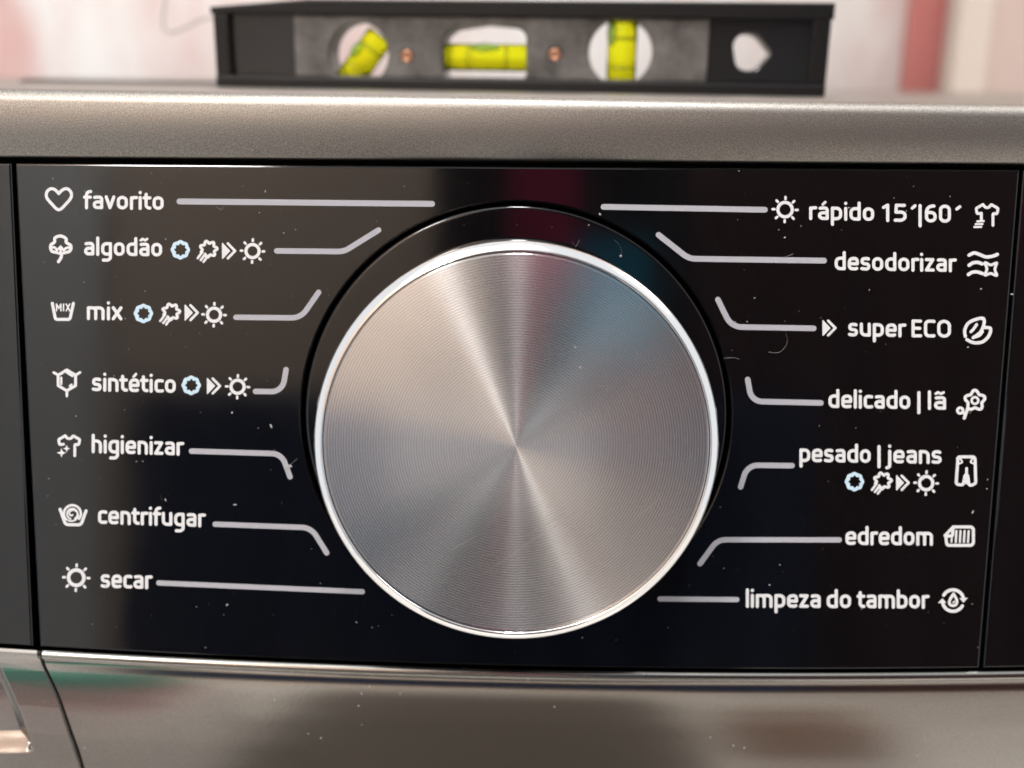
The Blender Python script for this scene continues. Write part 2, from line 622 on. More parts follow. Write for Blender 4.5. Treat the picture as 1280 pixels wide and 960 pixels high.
def marks(name, prims, m, label=None, res=0.36, w=0.00003):
    """prims: ('s', pts, halfwidth) strokes, ('p', pts) filled, ('x', pts, halfwidth) cut-out strokes, all in photo pixels"""
    allp = np.array([p for q in prims for p in q[1]], float)
    x0, y0 = allp.min(0) - 6
    x1, y1 = allp.max(0) + 6
    xs, ys = np.arange(x0, x1, res), np.arange(y0, y1, res)
    X, Y = np.meshgrid(xs, ys)
    D = np.full(X.shape, 1e3)
    for q in prims:
        if q[0] == 's' or q[0] == 'x':
            d = np.full(X.shape, 1e3)
            pts = q[1]
            if len(pts) == 1:
                pts = [pts[0], pts[0]]
            for a, b in zip(pts[:-1], pts[1:]):
                xa, xb = min(a[0], b[0]) - 7, max(a[0], b[0]) + 7
                ya, yb = min(a[1], b[1]) - 7, max(a[1], b[1]) + 7
                i0, i1 = np.searchsorted(xs, (xa, xb))
                j0, j1 = np.searchsorted(ys, (ya, yb))
                if i1 > i0 and j1 > j0:
                    sl_ = (slice(j0, j1), slice(i0, i1))
                    d[sl_] = np.minimum(d[sl_], seg_dist(X[sl_], Y[sl_], a, b))
            d -= q[2]
            D = np.minimum(D, d) if q[0] == 's' else np.maximum(D, -d)
        elif q[0] == 'p':
            D = np.minimum(D, poly_sd(X, Y, q[1]))
        elif q[0] == 'c':
            D = np.maximum(D, -poly_sd(X, Y, q[1]))
    I = D < 0
    n = I[:-1, :-1].astype(int) + I[:-1, 1:] + I[1:, :-1] + I[1:, 1:]
    V, F = [], []
    for j in range(n.shape[0]):               # full cells merged into runs
        row = (n[j] == 4)
        if row.any():
            e = np.flatnonzero(np.diff(np.concatenate([[0], row.astype(int), [0]])))
            for a, b in zip(e[::2], e[1::2]):
                k = len(V)
                V += [(xs[a], ys[j]), (xs[b], ys[j]), (xs[b], ys[j + 1]), (xs[a], ys[j + 1])]
                F.append((k + 3, k + 2, k + 1, k))
    for j, i in np.argwhere((n > 0) & (n < 4)):
        cs = [(i, j), (i + 1, j), (i + 1, j + 1), (i, j + 1)]
        poly = []
        for q in range(4):
            (ia, ja), (ib, jb) = cs[q], cs[(q + 1) % 4]
            da_, db_ = D[ja, ia], D[jb, ib]
            if da_ < 0:
                poly.append((xs[ia], ys[ja]))
            if (da_ < 0) != (db_ < 0):
                t = da_ / (da_ - db_)
                poly.append((xs[ia] + (xs[ib] - xs[ia]) * t, ys[ja] + (ys[jb] - ys[ja]) * t))
        if len(poly) > 2:
            k = len(V)
            V += poly
            F.append(tuple(range(k + len(poly) - 1, k - 1, -1)))
    uv = P(V)
    o = link(name, [(a, b, w) for a, b in uv], F, m, panel)
    if label:
        o['label'] = label
    return o


H = 0.116                                          # half stroke, in x-heights
L_, R_, B_, T_, A_ = 0.118, 0.64, 0.118, 0.882, 1.29
C_ = 1.20                                          # cap centre line top
q = 0.27
GL = {
    'o': ([[(L_, B_, q), (R_, B_, q), (R_, T_, q), (L_, T_, q), 'c']], 0.76),
    'a': ([[(0.15, 0.86), (0.30, T_, 0.1), (0.60, T_, 0.26), (0.60, B_)], [(0.60, 0.53), (L_, 0.53, 0.2), (L_, B_, 0.2), (0.60, B_)]], 0.72),
    'b': ([[(L_, A_), (L_, B_)], [(L_, B_), (R_, B_, q), (R_, T_, q), (L_, T_)]], 0.75),
    'c': ([[(0.55, 0.86), (0.50, T_, 0.1), (L_, T_, q), (L_, B_, q), (0.50, B_, 0.1), (0.55, 0.14)]], 0.62),
    'd': ([[(R_, A_), (R_, B_)], [(R_, T_), (L_, T_, q), (L_, B_, q), (R_, B_)]], 0.76),
    'e': ([[(L_, 0.49), (R_, 0.49), (R_, T_, q), (L_, T_, q), (L_, B_, q), (0.52, B_, 0.1), (0.60, 0.15)]], 0.74),
    'f': ([[(0.17, B_ - 0.03), (0.17, A_, 0.26), (0.44, A_)], [(0.04, 0.87), (0.42, 0.87)]], 0.46),
    'g': ([[(R_, T_), (L_, T_, q), (L_, B_, q), (R_, B_)], [(R_, T_), (R_, -0.33, 0.25), (0.17, -0.33)]], 0.76),
    'h': ([[(L_, A_), (L_, B_ - 0.03)], [(L_, T_), (0.62, T_, q), (0.62, B_ - 0.03)]], 0.74),
    'i': ([[(L_, T_), (L_, B_ - 0.03)], [(L_, 1.25), (L_, 1.26)]], 0.235),
    'j': ([[(0.16, T_), (0.16, -0.33, 0.22), (-0.03, -0.33)], [(0.16, 1.25), (0.16, 1.26)]], 0.28),
    'l': ([[(L_, A_), (L_, B_ - 0.03)]], 0.235),
    'm': ([[(L_, T_), (L_, B_ - 0.03)], [(L_, T_), (0.58, T_, 0.23), (0.58, B_ - 0.03)], [(0.56, T_), (1.04, T_, 0.23), (1.04, B_ - 0.03)]], 1.16),
    'n': ([[(L_, T_), (L_, B_ - 0.03)], [(L_, T_), (0.62, T_, q), (0.62, B_ - 0.03)]], 0.74),
    'p': ([[(L_, T_), (L_, -0.30)], [(L_, B_), (R_, B_, q), (R_, T_, q), (L_, T_)]], 0.75),
    'r': ([[(L_, T_ - 0.02), (L_, B_ - 0.03)], [(L_, 0.7), (0.16, T_, 0.2), (0.44, T_)]], 0.47),
    's': ([[(0.53, 0.85), (0.46, T_, 0.1), (L_, T_, 0.19), (L_, 0.515, 0.17), (0.55, 0.485, 0.17), (0.55, B_, 0.19), (0.2, B_, 0.1), (0.10, 0.15)]], 0.66),
    't': ([[(0.17, 1.13), (0.17, B_, 0.22), (0.42, B_ + 0.01)], [(0.03, 0.87), (0.42, 0.87)]], 0.48),
    'u': ([[(R_, T_ + 0.03), (R_, B_)], [(L_, T_ + 0.03), (L_, B_, q), (R_, B_)]], 0.76),
    'v': ([[(0.08, T_ + 0.02), (0.33, B_), (0.58, T_ + 0.02)]], 0.66),
    'x': ([[(0.09, T_ + 0.02), (0.57, B_ - 0.02)], [(0.57, T_ + 0.02), (0.09, B_ - 0.02)]], 0.66),
    'z': ([[(0.09, T_), (0.52, T_), (0.10, B_), (0.54, B_)]], 0.63),
    'E': ([[(0.60, C_), (L_, C_), (L_, B_), (0.60, B_)], [(L_, 0.67), (0.54, 0.67)]], 0.70),
    'C': ([[(0.66, C_ - 0.02), (0.6, C_, 0.1), (L_, C_, 0.36), (L_, B_, 0.36), (0.6, B_, 0.1), (0.66, B_ + 0.02)]], 0.75),
    'O': ([[(L_, B_, 0.36), (0.80, B_, 0.36), (0.80, C_, 0.36), (L_, C_, 0.36), 'c']], 0.92),
    '1': ([[(0.10, 1.03), (0.32, C_), (0.32, B_ - 0.03)]], 0.52),
    '5': ([[(0.58, C_), (0.16, C_), (0.14, 0.70), (0.62, 0.72, 0.26), (0.62, B_, 0.27), (0.10, B_)]], 0.74),
    '6': ([[(0.58, C_), (0.14, C_, 0.4), (L_, B_, 0.27), (0.65, B_, 0.27), (0.65, 0.73, 0.25), (L_, 0.73)]], 0.77),
    '0': ([[(L_, B_, 0.28), (0.66, B_, 0.28), (0.66, C_, 0.28), (L_, C_, 0.28), 'c']], 0.78),
    '|': ([[(0.10, 1.22), (0.10, -0.25)]], 0.20),
    '´': ([[(0.10, 1.04), (0.26, 1.22)]], 0.34),
    'M': ([[(0.1, 0.1), (0.1, C_), (0.45, 0.5), (0.8, C_), (0.8, 0.1)]], 0.95),
    'I': ([[(L_, 0.1), (L_, C_)]], 0.3),
    'X': ([[(0.08, C_), (0.66, 0.1)], [(0.66, C_), (0.08, 0.1)]], 0.8),
    ' ': ([], 0.30),
}
ACC = {'ã': ('a', [[(0.12, 1.17), (0.24, 1.27), (0.42, 1.17), (0.55, 1.27)]]), 'á': ('a', [[(0.32, 1.13), (0.48, 1.32)]]), 'é': ('e', [[(0.34, 1.13), (0.50, 1.32)]])}


def text_prims(s, x0, x1, yb0, yb1, xh, gap_=0.10, hw=None):
    """strokes of a word fitted between x0 and x1 on a baseline from yb0 to yb1"""
    total = 0
    items = []
    for i, ch in enumerate(s):
        acc = []
        if ch in ACC:
            base, acc = ACC[ch]
            st, adv = GL[base]
        else:
            st, adv = GL[ch]
        items.append((total, list(st) + list(acc), len(acc)))
        total += adv + (gap_ if i < len(s) - 1 else 0)
    k = (x1 - x0) / total
    pr = []
    h = (hw or H) * xh
    for off, st, na in items:
        for i, path in enumerate(st):
            close = path[-1] == 'c'
            pts = path[:-1] if close else path
            f = fillet(pts, close)
            if close:
                f = f + [f[0]]
            thin = i >= len(st) - na and na
            pts = []
            for x, y in f:
                px = x0 + (x + off) * k
                pts.append((px, yb0 + (yb1 - yb0) * (px - x0) / (x1 - x0) - y * xh))
            pr.append(('s', pts, h * (0.8 if thin else 1)))
    return pr


def word(name, parts, label):
    pr = []
    for p in parts:
        pr += text_prims(*p)
    return marks('programme_name', pr, M_WHITE, label)


XH = 17.0
word('', [('favorito', 105, 205, 261.2, 262.4, XH)], 'printed word favorito')
word('', [('algodão', 105, 203, 319.2, 320.6, XH)], 'printed word algodão')
word('', [('mix', 108.3, 153, 399.6, 400.2, XH)], 'printed word mix')
word('', [('sintético', 115, 220, 488.8, 491.2, XH)], 'printed word sintético')
word('', [('higienizar', 114.5, 229, 566.0, 569.4, XH)], 'printed word higienizar')
word('', [('centrifugar', 122.5, 256, 654.6, 658.8, XH)], 'printed word centrifugar')
word('', [('secar', 126, 189.5, 734.6, 736.2, XH)], 'printed word secar')
word('', [('rápido', 1011, 1093, 274.6, 276.3, XH), ('15', 1102, 1134, 277, 277.4, 17.2), ('´', 1138, 1145.5, 277.2, 277.2, 16.4), ('|', 1148, 1152, 278, 278, 17.2), ('60', 1155.5, 1189, 278, 278.6, 17.2), ('´', 1193.5, 1201.5, 278.4, 278.4, 16.4)], 'printed words rápido 15´|60´')
word('', [('desodorizar', 1043, 1194.5, 337.6, 340, XH)], 'printed word desodorizar')
word('', [('super', 1060, 1131.5, 420.4, 421.4, XH), ('ECO', 1139, 1189, 421.6, 422.2, 17)], 'printed words super ECO')
word('', [('delicado', 1035.3, 1138, 509.8, 511.4, XH), ('|', 1146.4, 1150.6, 511.5, 511.5, XH), ('lã', 1159, 1183.3, 511.8, 512.2, XH)], 'printed words delicado | lã')
word('', [('pesado', 999, 1088.5, 577.4, 578.6, XH), ('|', 1096.6, 1100.8, 579, 579, XH), ('jeans', 1109, 1177, 579, 579.8, XH)], 'printed words pesado | jeans')
word('', [('edredom', 1056.6, 1166.3, 681, 681.8, XH)], 'printed word edredom')
word('', [('limpeza', 932, 1026, 759.2, 759.8, XH), ('do', 1033, 1064, 760, 760, XH), ('tambor', 1072, 1160.5, 760, 760.6, XH)], 'printed words limpeza do tambor')

# pointer lines
LW = 3.9
for pts, ww in [([(224.5, 251.8), (540, 254.8)], LW), ([(346, 313.6), (430, 314.4, 26), (473.2, 287.6)], 3.7), ([(295, 396.6), (376, 397.4, 22), (398.3, 365.4)], 3.6),
                ([(319.5, 489.2), (353, 489.6, 16), (357.6, 462)], 3.6), ([(239.5, 563.8), (352, 567.2, 18), (362.6, 596)], 3.6), ([(269, 655.2), (389, 659.6, 22), (408.4, 691)], 3.5),
                ([(198.5, 728.6), (453, 739.6)], 3.4), ([(754.5, 258.6), (956, 262.2)], 3.8), ([(823.2, 293.6), (861, 323.4, 26), (1030, 325.8)], 3.8),
                ([(897.4, 374.6), (914, 408.6, 22), (1017, 410.4)], 3.7), ([(934.6, 474.4), (939.4, 501.6, 16), (1026, 503.6)], 3.7), ([(925.8, 608.6), (934, 581.4, 18), (990, 582.0)], 3.6),
                ([(875, 704.6), (897, 674.6, 20), (1049, 674.8)], 3.5), ([(825, 748.6), (921, 749.4)], 3.4)]:
    marks('pointer_line', [('s', fillet(pts, n=12), ww * 0.94)], M_GREY)


def circ(x, y, r, n=28, a0=0.0, a1=360.0, ry=None):
    return [(x + r * math.cos(R(a0 + (a1 - a0) * i / n)), y - (ry or r) * math.sin(R(a0 + (a1 - a0) * i / n))) for i in range(n + 1)]


def smooth(pts, n=8, close=False):
    """Catmull-Rom through the points"""
    k = len(pts)
    o = []
    rng = range(k if close else k - 1)
    g = (lambda i: np.array(pts[i % k], float)) if close else (lambda i: np.array(pts[max(0, min(k - 1, i))], float))
    for i in rng:
        a, b, c, d = g(i - 1), g(i), g(i + 1), g(i + 2)
        for t in range(n):
            s = t / n
            p = 0.5 * (2 * b + (c - a) * s + (2 * a - 5 * b + 4 * c - d) * s * s + (3 * b - a - 3 * c + d) * s ** 3)
            o.append((p[0], p[1]))
    o.append(tuple(pts[0] if close else pts[-1]))
    return o


def icon(prims, label, m=None):
    return marks('programme_icon', prims, m or M_WHITE, label, res=0.33)


def sun(x, y, r, ro, ri, w=2.0, name='sun_symbol'):
    pr = [('s', circ(x, y, r), w)]
    for i in range(8):
        a = R(45 * i + 2)
        pr.append(('s', [(x + ri * math.cos(a), y + ri * math.sin(a)), (x + ro * math.cos(a), y + ro * math.sin(a))], 1.55))
    marks(name, pr, M_WHITE, res=0.33)


def wave_ring(x, y):
    inner = []
    for i in range(64):
        a = 2 * math.pi * i / 64
        rr = 7.0 + 0.9 * math.cos(8 * a)
        inner.append((x + 0.3 + rr * math.cos(a), y + rr * math.sin(a)))
    outer = []
    for i in range(64):
        a = 2 * math.pi * i / 64
        rr = 11.7 + 0.5 * math.cos(8 * a)
        outer.append((x + rr * math.cos(a), y + rr * math.sin(a)))
    marks('wash_symbol', [('p', outer), ('c', inner)], M_BLUE, res=0.33)


def steam(x, y):
    pts = []
    for i in range(72):
        a = 2 * math.pi * i / 72
        rr = 9.3 + 1.7 * math.cos(7 * a + 0.5)
        pts.append((x + 2 + rr * math.cos(a), y - 2.5 + rr * 0.95 * math.sin(a)))
    pts.append(pts[0])
    keep = [p for p in pts]
    # open at lower left where the streaks leave
    k0 = [i for i, p in enumerate(keep) if not (p[0] < x - 2.5 and p[1] > y + 1.0)]
    run, segs = [], []
    for i in range(len(keep)):
        if i in k0:
            run.append(keep[i])
        elif run:
            segs.append(run)
            run = []
    if run:
        segs.append(run)
    pr = [('s', s_, 1.7) for s_ in segs if len(s_) > 1]
    for dx, dy in ((-3.2, -2.2), (0.6, 0.2), (4.2, 2.2)):
        pr.append(('s', [(x - 2.5 + dx, y + 3.2 + dy), (x - 8.4 + dx, y + 11.0 + dy)], 1.45))
    marks('steam_symbol', pr, M_WHITE, res=0.33)


def arrows(x, y, k=1.0):
    pr = [('p', [(x - 9 * k, y - 10 * k), (x - 8 * k, y - 10 * k), (x + 1.5 * k, y), (x - 8 * k, y + 10 * k), (x - 9 * k, y + 10 * k)]),
          ('s', [(x - 1.6 * k, y - 9.2 * k), (x + 7.4 * k, y), (x - 1.6 * k, y + 9.2 * k)], 1.55)]
    marks('arrow_symbol', pr, M_WHITE, res=0.33)


wave_ring(225.5, 312.2); steam(258.7, 314.0); arrows(286.5, 313.6); sun(315.7, 313.8, 8.2, 14.6, 12.6)
wave_ring(179.3, 391.8); steam(212, 392.4); arrows(239.8, 390.8); sun(267.6, 393.4, 8.2, 14.6, 12.6)
wave_ring(239.0, 481.6); arrows(267.6, 482.4); sun(297, 483.4, 8.2, 14.4, 12.4)
wave_ring(1068, 602.0); steam(1101.4, 603.6); arrows(1128.6, 603.4, 0.95); sun(1157.6, 603.8, 8.3, 14.6, 12.7)
sun(95.4, 722, 9.6, 16.4, 14.2, 2.2)
sun(981.3, 262, 9.0, 15.6, 13.2, 2.0)
arrows(1036.8, 410, 0.98)

# heart
icon([('s', smooth([(73.6, 242.0), (69, 237.2), (63.5, 236.0), (58.6, 240.2), (58.6, 247.0), (64, 254.0), (73.6, 262.2), (83.4, 254.0), (88.8, 247.0), (88.8, 240.2), (84, 236.0), (78.4, 237.2), (73.6, 242.0)]), 1.9)], 'printed heart outline')
# cotton flower
icon([('s', smooth([(70.5, 315.5), (64.5, 313.5), (63.5, 306.5), (68.2, 302.6), (69.0, 297.2), (76, 295.0), (82.4, 298.2), (83.0, 303.0), (88.6, 307.0), (87.6, 313.5), (81.5, 315.8)]), 1.9),
      ('s', smooth([(64.5, 309), (68.5, 309.5), (71.5, 312.5)]), 1.5), ('s', smooth([(87.5, 309.5), (83, 310), (79.5, 313)]), 1.5),
      ('s', smooth([(70.5, 315.5), (75.8, 317.0), (81.5, 315.8)]), 1.6), ('s', [(75.8, 308.5), (75.8, 316)], 1.6), ('s', [(73.5, 310.8), (75.8, 308.2), (78.2, 310.8)], 1.4),
      ('s', smooth([(77.2, 316.5), (76.4, 322), (73.2, 327)]), 2.0)], 'printed cotton boll outline')
# mix tub
icon([('s', fillet([(65.5, 379.2), (69.5, 399.2, 3), (87.5, 399.2, 3), (91.8, 379.2)]), 1.9)] + text_prims('MIX', 70, 88.4, 389.2, 389.2, 7.6, 0.16, 0.115), 'printed wash tub with the letters MIX')
# molecule ring
hx = [(83.7 + 12.6 * math.sin(R(60 * i)), 475.4 - 13.0 * math.cos(R(60 * i))) for i in range(6)]
icon([('s', hx + [hx[0]], 1.75), ('s', [hx[5], (hx[5][0] - 5.6, hx[5][1] - 3.4)], 1.6), ('s', [hx[1], (hx[1][0] + 5.6, hx[1][1] - 3.4)], 1.6), ('s', [hx[3], (hx[3][0], hx[3][1] + 6.6)], 1.6),
      ('s', [(76.6, 472.0), (76.6, 480.0)], 1.4), ('s', [(87.2, 482.6), (89.6, 480.8)], 1.3), ('s', [(84, 465.8), (90.6, 470.0)], 1.4)], 'printed hexagon molecule symbol')


def shirt(x, y, s=1.0, left_open=True):
    """t-shirt outline, collar centre at (x, y)"""
    g = lambda a, b: (x + a * s, y + b * s)
    right = [g(-5, 0), g(-2.4, 3.2), g(0, 3.8), g(2.4, 3.2), g(5, 0), g(13.2, 4.8), g(11.8, 11.4), g(7.0, 10.6), g(7.0, 25)]
    left = [g(-5, 0), g(-13.2, 4.8), g(-12.2, 11.0), g(-7.2, 10.6)]
    return [('s', fillet([(*p, 1.4) for p in right]), 1.75), ('s', fillet([(*p, 1.6) for p in left]), 1.75)]


def spark(x, y, r):
    return ('p', smooth([(x, y - r), (x + r * 0.28, y - r * 0.28), (x + r, y), (x + r * 0.28, y + r * 0.28), (x, y + r), (x - r * 0.28, y + r * 0.28), (x - r, y), (x - r * 0.28, y - r * 0.28)], 3, True)[:-1])


icon(shirt(86.6, 544.6) + [spark(83.4, 560.6, 4.6), spark(77.0, 566.0, 5.8)], 'printed t-shirt with two sparkles')
sh = shirt(1233.8, 255.6, 1.04)
icon(sh + [('s', [(1226.6, 266.5), (1226.6, 275)], 1.75), ('s', [(1221.5, 276.6), (1229.5, 276.4)], 1.3), ('s', [(1219.5, 280.2), (1228, 280.0)], 1.3), ('s', [(1217.8, 283.8), (1226.5, 283.6)], 1.3)], 'printed t-shirt with speed strokes')
# spin tub
sp = [(90.4 + (1.0 + 0.0205 * i) * math.cos(R(i * 1.0 + 60)), 642.6 + (1.0 + 0.0205 * i) * 0.95 * math.sin(R(i * 1.0 + 60))) for i in range(0, 470, 12)]
sp2 = circ(90.6, 642.0, 10.6, 24, -38, 218)
icon([('s', fillet([(75.2, 636.5), (82.0, 655.6, 5), (101.4, 656.0, 5), (107.6, 638.6)]), 1.9), ('s', sp, 1.05), ('s', circ(90.5, 642.3, 6.6, 24, -60, 250), 1.05), ('s', sp2, 1.5)], 'printed spin tub with a spiral')
# waves with sparkle
icon([('s', smooth([(1211.2, 319.0), (1217.5, 316.2), (1224, 318.0), (1232, 321.0), (1240, 320.4), (1246.6, 318.0)]), 2.1),
      ('s', smooth([(1211.2, 331.6), (1216, 328.6), (1222, 328.0), (1227.6, 329.8)]), 2.1), ('s', smooth([(1210.4, 343.2), (1215.5, 340.2), (1222, 340.0), (1228, 342.0)]), 2.1),
      ('s', smooth([(1231.2, 328.4), (1238.2, 331.2), (1245.6, 328.8), (1243.4, 336.6), (1245.8, 344.2), (1238.2, 341.8), (1231.0, 343.8), (1233.6, 336.4)], 5, True), 1.7)], 'printed odour waves with a sparkle')
# leaf pair
icon([('s', smooth([(1206.6, 420.5), (1205.8, 413.0), (1210, 404.2), (1219.5, 399.2), (1229.0, 398.2), (1229.6, 406.0), (1225, 415.6), (1216.5, 422.0)]), 2.0),
      ('s', smooth([(1213.6, 414.6), (1217, 411.0), (1220.6, 405.6)]), 1.8), ('s', smooth([(1230.6, 409.4), (1238.0, 410.6), (1236.0, 419.6), (1228.4, 427.0), (1217.6, 428.4), (1208.6, 424.6)]), 2.0),
      ('s', smooth([(1216.5, 422.0), (1224, 419.4), (1228, 414.6)]), 1.7)], 'printed pair of leaves')
# flower
fl = []
for i in range(60):
    a = 2 * math.pi * i / 60
    rr = 11.0 + 1.9 * math.cos(5 * a + 1.6)
    fl.append((1218.6 + rr * math.cos(a), 500.6 + rr * math.sin(a)))
icon([('s', fl + [fl[0]], 1.9), ('s', circ(1218.6, 500.6, 4.2, 18), 1.5), ('s', [(1209.8, 509.5), (1205.2, 522.6)], 2.0), ('s', circ(1200.2, 513.2, 3.5, 16), 1.7), ('s', [(1202.8, 515.6), (1206.6, 517.2)], 1.6)], 'printed flower with a leaf')
# trousers
icon([('s', fillet([(1197.0, 571, 3.2), (1218.6, 571, 3.2), (1219.6, 604, 3.2), (1214.6, 606.4, 3), (1211.2, 606.2, 2.6), (1208.2, 584.5, 2), (1203.8, 606.0, 2.6), (1195.0, 605.6, 3.2)], True) + [(1197.4, 572.6)], 1.9),
      ('s', smooth([(1200.2, 573.5), (1202.6, 577.6), (1198.4, 579.6)]), 1.1), ('s', smooth([(1215.4, 573.5), (1213.4, 577.6), (1217.4, 579.6)]), 1.1), ('s', [(1208.2, 585.5), (1208.2, 603.5)], 1.7)], 'printed pair of trousers')
# quilt
icon([('s', fillet([(1190.6, 658.6, 2), (1216.6, 658.6, 4), (1216.6, 681.6, 4), (1183.4, 681.6, 3.5), (1182.2, 670.5, 1), (1190.6, 669.4, 1)], True) + [(1191.4, 658.6)], 1.9),
      ('s', [(1190.6, 659.4), (1181.2, 669.4)], 1.8)] + [('s', [(1195.4 + 5.1 * i, 663.6), (1194.6 + 5.1 * i, 677.6)], 1.35) for i in range(4)] + [('s', [(1189.6, 672.5), (1189.2, 677.4)], 1.2)], 'printed folded quilt')
# drum cleaning
cx, cy = 1191.2, 750.6
icon([('s', circ(cx, cy, 13.4, 20, 20, 150), 2.0), ('s', circ(cx, cy, 13.4, 20, 200, 330), 2.0),
      ('p', [(cx + 8.0, cy - 3.0), (cx + 18.6, cy - 3.4), (cx + 13.0, cy + 2.6)]), ('p', [(cx - 8.4, cy + 3.0), (cx - 18.8, cy + 3.2), (cx - 13.2, cy - 2.8)]),
      ('s', smooth([(cx + 0.6, cy - 8.4), (cx + 4.6, cy - 0.6), (cx + 4.0, cy + 4.6), (cx, cy + 6.4), (cx - 4.2, cy + 4.4), (cx - 4.0, cy - 0.8), (cx + 0.6, cy - 8.4)], 6), 1.7), ('s', [(cx + 0.6, cy + 2.6), (cx + 1.2, cy + 1.2)], 1.0)], 'printed drop between two turning arrows')

# ------------------------------------------------------------------ dust and lint on the panel, dial and fascia
mb = MB()


def fleck(u, v, w, r):
    k = random.randint(5, 7)
    a0_ = random.random() * 6.28
    st = random.uniform(1, 2.2)
    an = random.random() * 3.14
    pts = []
    for i in range(k):
        a = a0_ + 6.28 * i / k
        rr = r * random.uniform(0.6, 1.1)
        x, y = rr * math.cos(a) * st, rr * math.sin(a)
        pts.append((u + x * math.cos(an) - y * math.sin(an), v + x * math.sin(an) + y * math.cos(an), w))
    mb.add(pts + [(u, v, w + r * 0.6)], [(i, (i + 1) % k, k) for i in range(k)])


for i in range(270):
    px, py = random.uniform(20, 1270), random.uniform(212, 826)
    u, v = P([(px, py)])[0]
    r_ = random.choice([0.00004, 0.00004, 0.00005, 0.00006, 0.00010]) * random.uniform(0.7, 1.1)
    rad = math.hypot(u, v)
    if rad < RK + 0.001:
        a, b = P([(px, py)], HK)[0]
        if math.hypot(a, b) < rf - 0.001:
            fleck(a, b, HK - 0.0001, r_)
    elif rad < rb - 0.001:
        fleck(u, v, -0.0001, r_)
    elif rad > HOLE_R + 0.001 and TL[0] + 0.002 < u < BR[0] and v > vbot(u) + 0.001:
        fleck(u, v, 0.00003, r_)
for px, py in [(365, 840), (462, 858), (452, 867), (500, 867), (448, 883), (452, 908), (384, 920), (400, 926), (693, 884), (343, 875), (889, 924), (918, 935), (932, 938), (1150, 949), (1217, 920), (1158, 927), (101, 940), (53, 878), (660, 850)]:
    u, v = P([(px, py)])[0]
    fleck(u, v, wface(v - vbot(u)) + 0.00003, random.uniform(0.00008, 0.00015))
for px, py, r_ in [(750, 268, 0.0002), (776, 320, 0.00018), (363, 583, 0.00028), (358, 586, 0.0002), (1265, 368, 0.0002), (1226, 361, 0.00014), (290, 516, 0.00016), (339, 533, 0.0002), (294, 631, 0.0002), (207, 625, 0.00014), (284, 756, 0.00015), (962, 731, 0.00016), (1216, 640, 0.00016), (981, 297, 0.00014), (464, 853, 0.0)]:
    if r_:
        u, v = P([(px, py)])[0]
        fleck(u, v, 0.00003, r_)
for pts in [[(768, 300), (774, 306), (777, 314), (775, 322)], [(715, 302), (720, 308), (724, 300)], [(960, 440), (975, 440), (984, 428), (982, 416)], [(905, 448), (916, 447), (924, 449)], [(270, 258), (277, 262), (280, 257)], [(356, 590), (364, 580), (372, 573)], [(431, 446), (437, 452), (434, 462)], [(980, 322), (992, 317)], [(150, 640), (156, 652)]]:
    c_ = P(smooth(pts, 5))
    rows_ = [[(c_[i, 0] + 0.000008 * math.cos(k * 2.09), c_[i, 1] + 0.00002 * math.sin(k * 2.09), 0.00006 + 0.00002 * math.sin(k * 2.09 + 1)) for k in range(3)] for i in range(len(c_))]
    mb.grid(rows_, close_u=True)
dust = mb.build('dust', mat('lint_white', (0.40, 0.395, 0.39), 0.9), None, matrix=Matrix.Translation(BASE) @ PM)
tag(dust, 'tiny pale dust specks scattered over the black panel and the dial', 'dust', kind='stuff')

# hairline scratches on the dial face
mb = MB()
for a, b in [((600, 720), (748, 622)), ((655, 672), (712, 640)), ((736, 664), (743, 654)), ((838, 660), (845, 665)), ((746, 484), (762, 482)), ((757, 488), (761, 484)), ((560, 690), (600, 668)), ((780, 660), (830, 620))]:
    p, q_ = P([a, b], HK)
    d = q_ - p
    n_ = np.array([-d[1], d[0]]) / np.linalg.norm(d) * 0.00002
    k = 9
    pts = [p + d * i / k + n_ * 3 * math.sin(i / k * 3.14) for i in range(k + 1)]
    mb.grid([[(*(x - n_ * math.sin((i + .3) / (k + .6) * 3.14)), HK - 0.00013) for i, x in enumerate(pts)], [(*(x + n_ * math.sin((i + .3) / (k + .6) * 3.14)), HK - 0.00013) for i, x in enumerate(pts)]], flip=True)
scr = mb.build('scratch', mat('scratch_bright', (0.50, 0.49, 0.49), 0.45, 0.7), dial)
scr['kind'] = 'stuff'

# ------------------------------------------------------------------ spirit level standing on the machine
M_LV = mat('level_plastic', (0.012, 0.0118, 0.0118), 0.22)
bump(M_LV, noise(M_LV, 900, 3, 0.6), 0.00008, 0.5)
M_LVD = mat('level_edge', (0.006, 0.006, 0.0065), 0.38, 0, 1.38)
M_VIAL = mat('vial_acrylic', (0.95, 0.98, 0.02), 0.16, 0.0, 1.10, Transmission_Weight=0.75)
M_VCLEAR = mat('vial_bubble', (0.55, 0.8, 0.25), 0.1, 0.0, 1.2, Transmission_Weight=0.7)
M_COPPER = mat('copper_rivet', (0.55, 0.30, 0.20), 0.35, 0.9)
M_WPL = mat('white_plastic', (0.78, 0.77, 0.75), 0.4)

c_h = CAM.z - TOP_Z                                 # camera height above the top


def top_hit(px, py):
    d = ray(px, py)
    t = -(c_h) / d.z
    return CAM + d * t


LYAW = R(6.0)
hor = math.tan(ROLL)
# distance at which the base sits about 12 px under the horizon
ymid = 0.236
base_c = Vector((0, CAM.y + ymid, TOP_Z))
lx = Vector((math.cos(LYAW), -math.sin(LYAW), 0))
ly = Vector((math.sin(LYAW), math.cos(LYAW), 0))


def LV(px, py):
    """photo pixel -> (x, z) on the level's front face"""
    d = ray(px, py)
    n_ = ly
    t = (base_c - CAM).dot(n_) / d.dot(n_)
    p = CAM + d * t - base_c
    return p.dot(lx), p.z


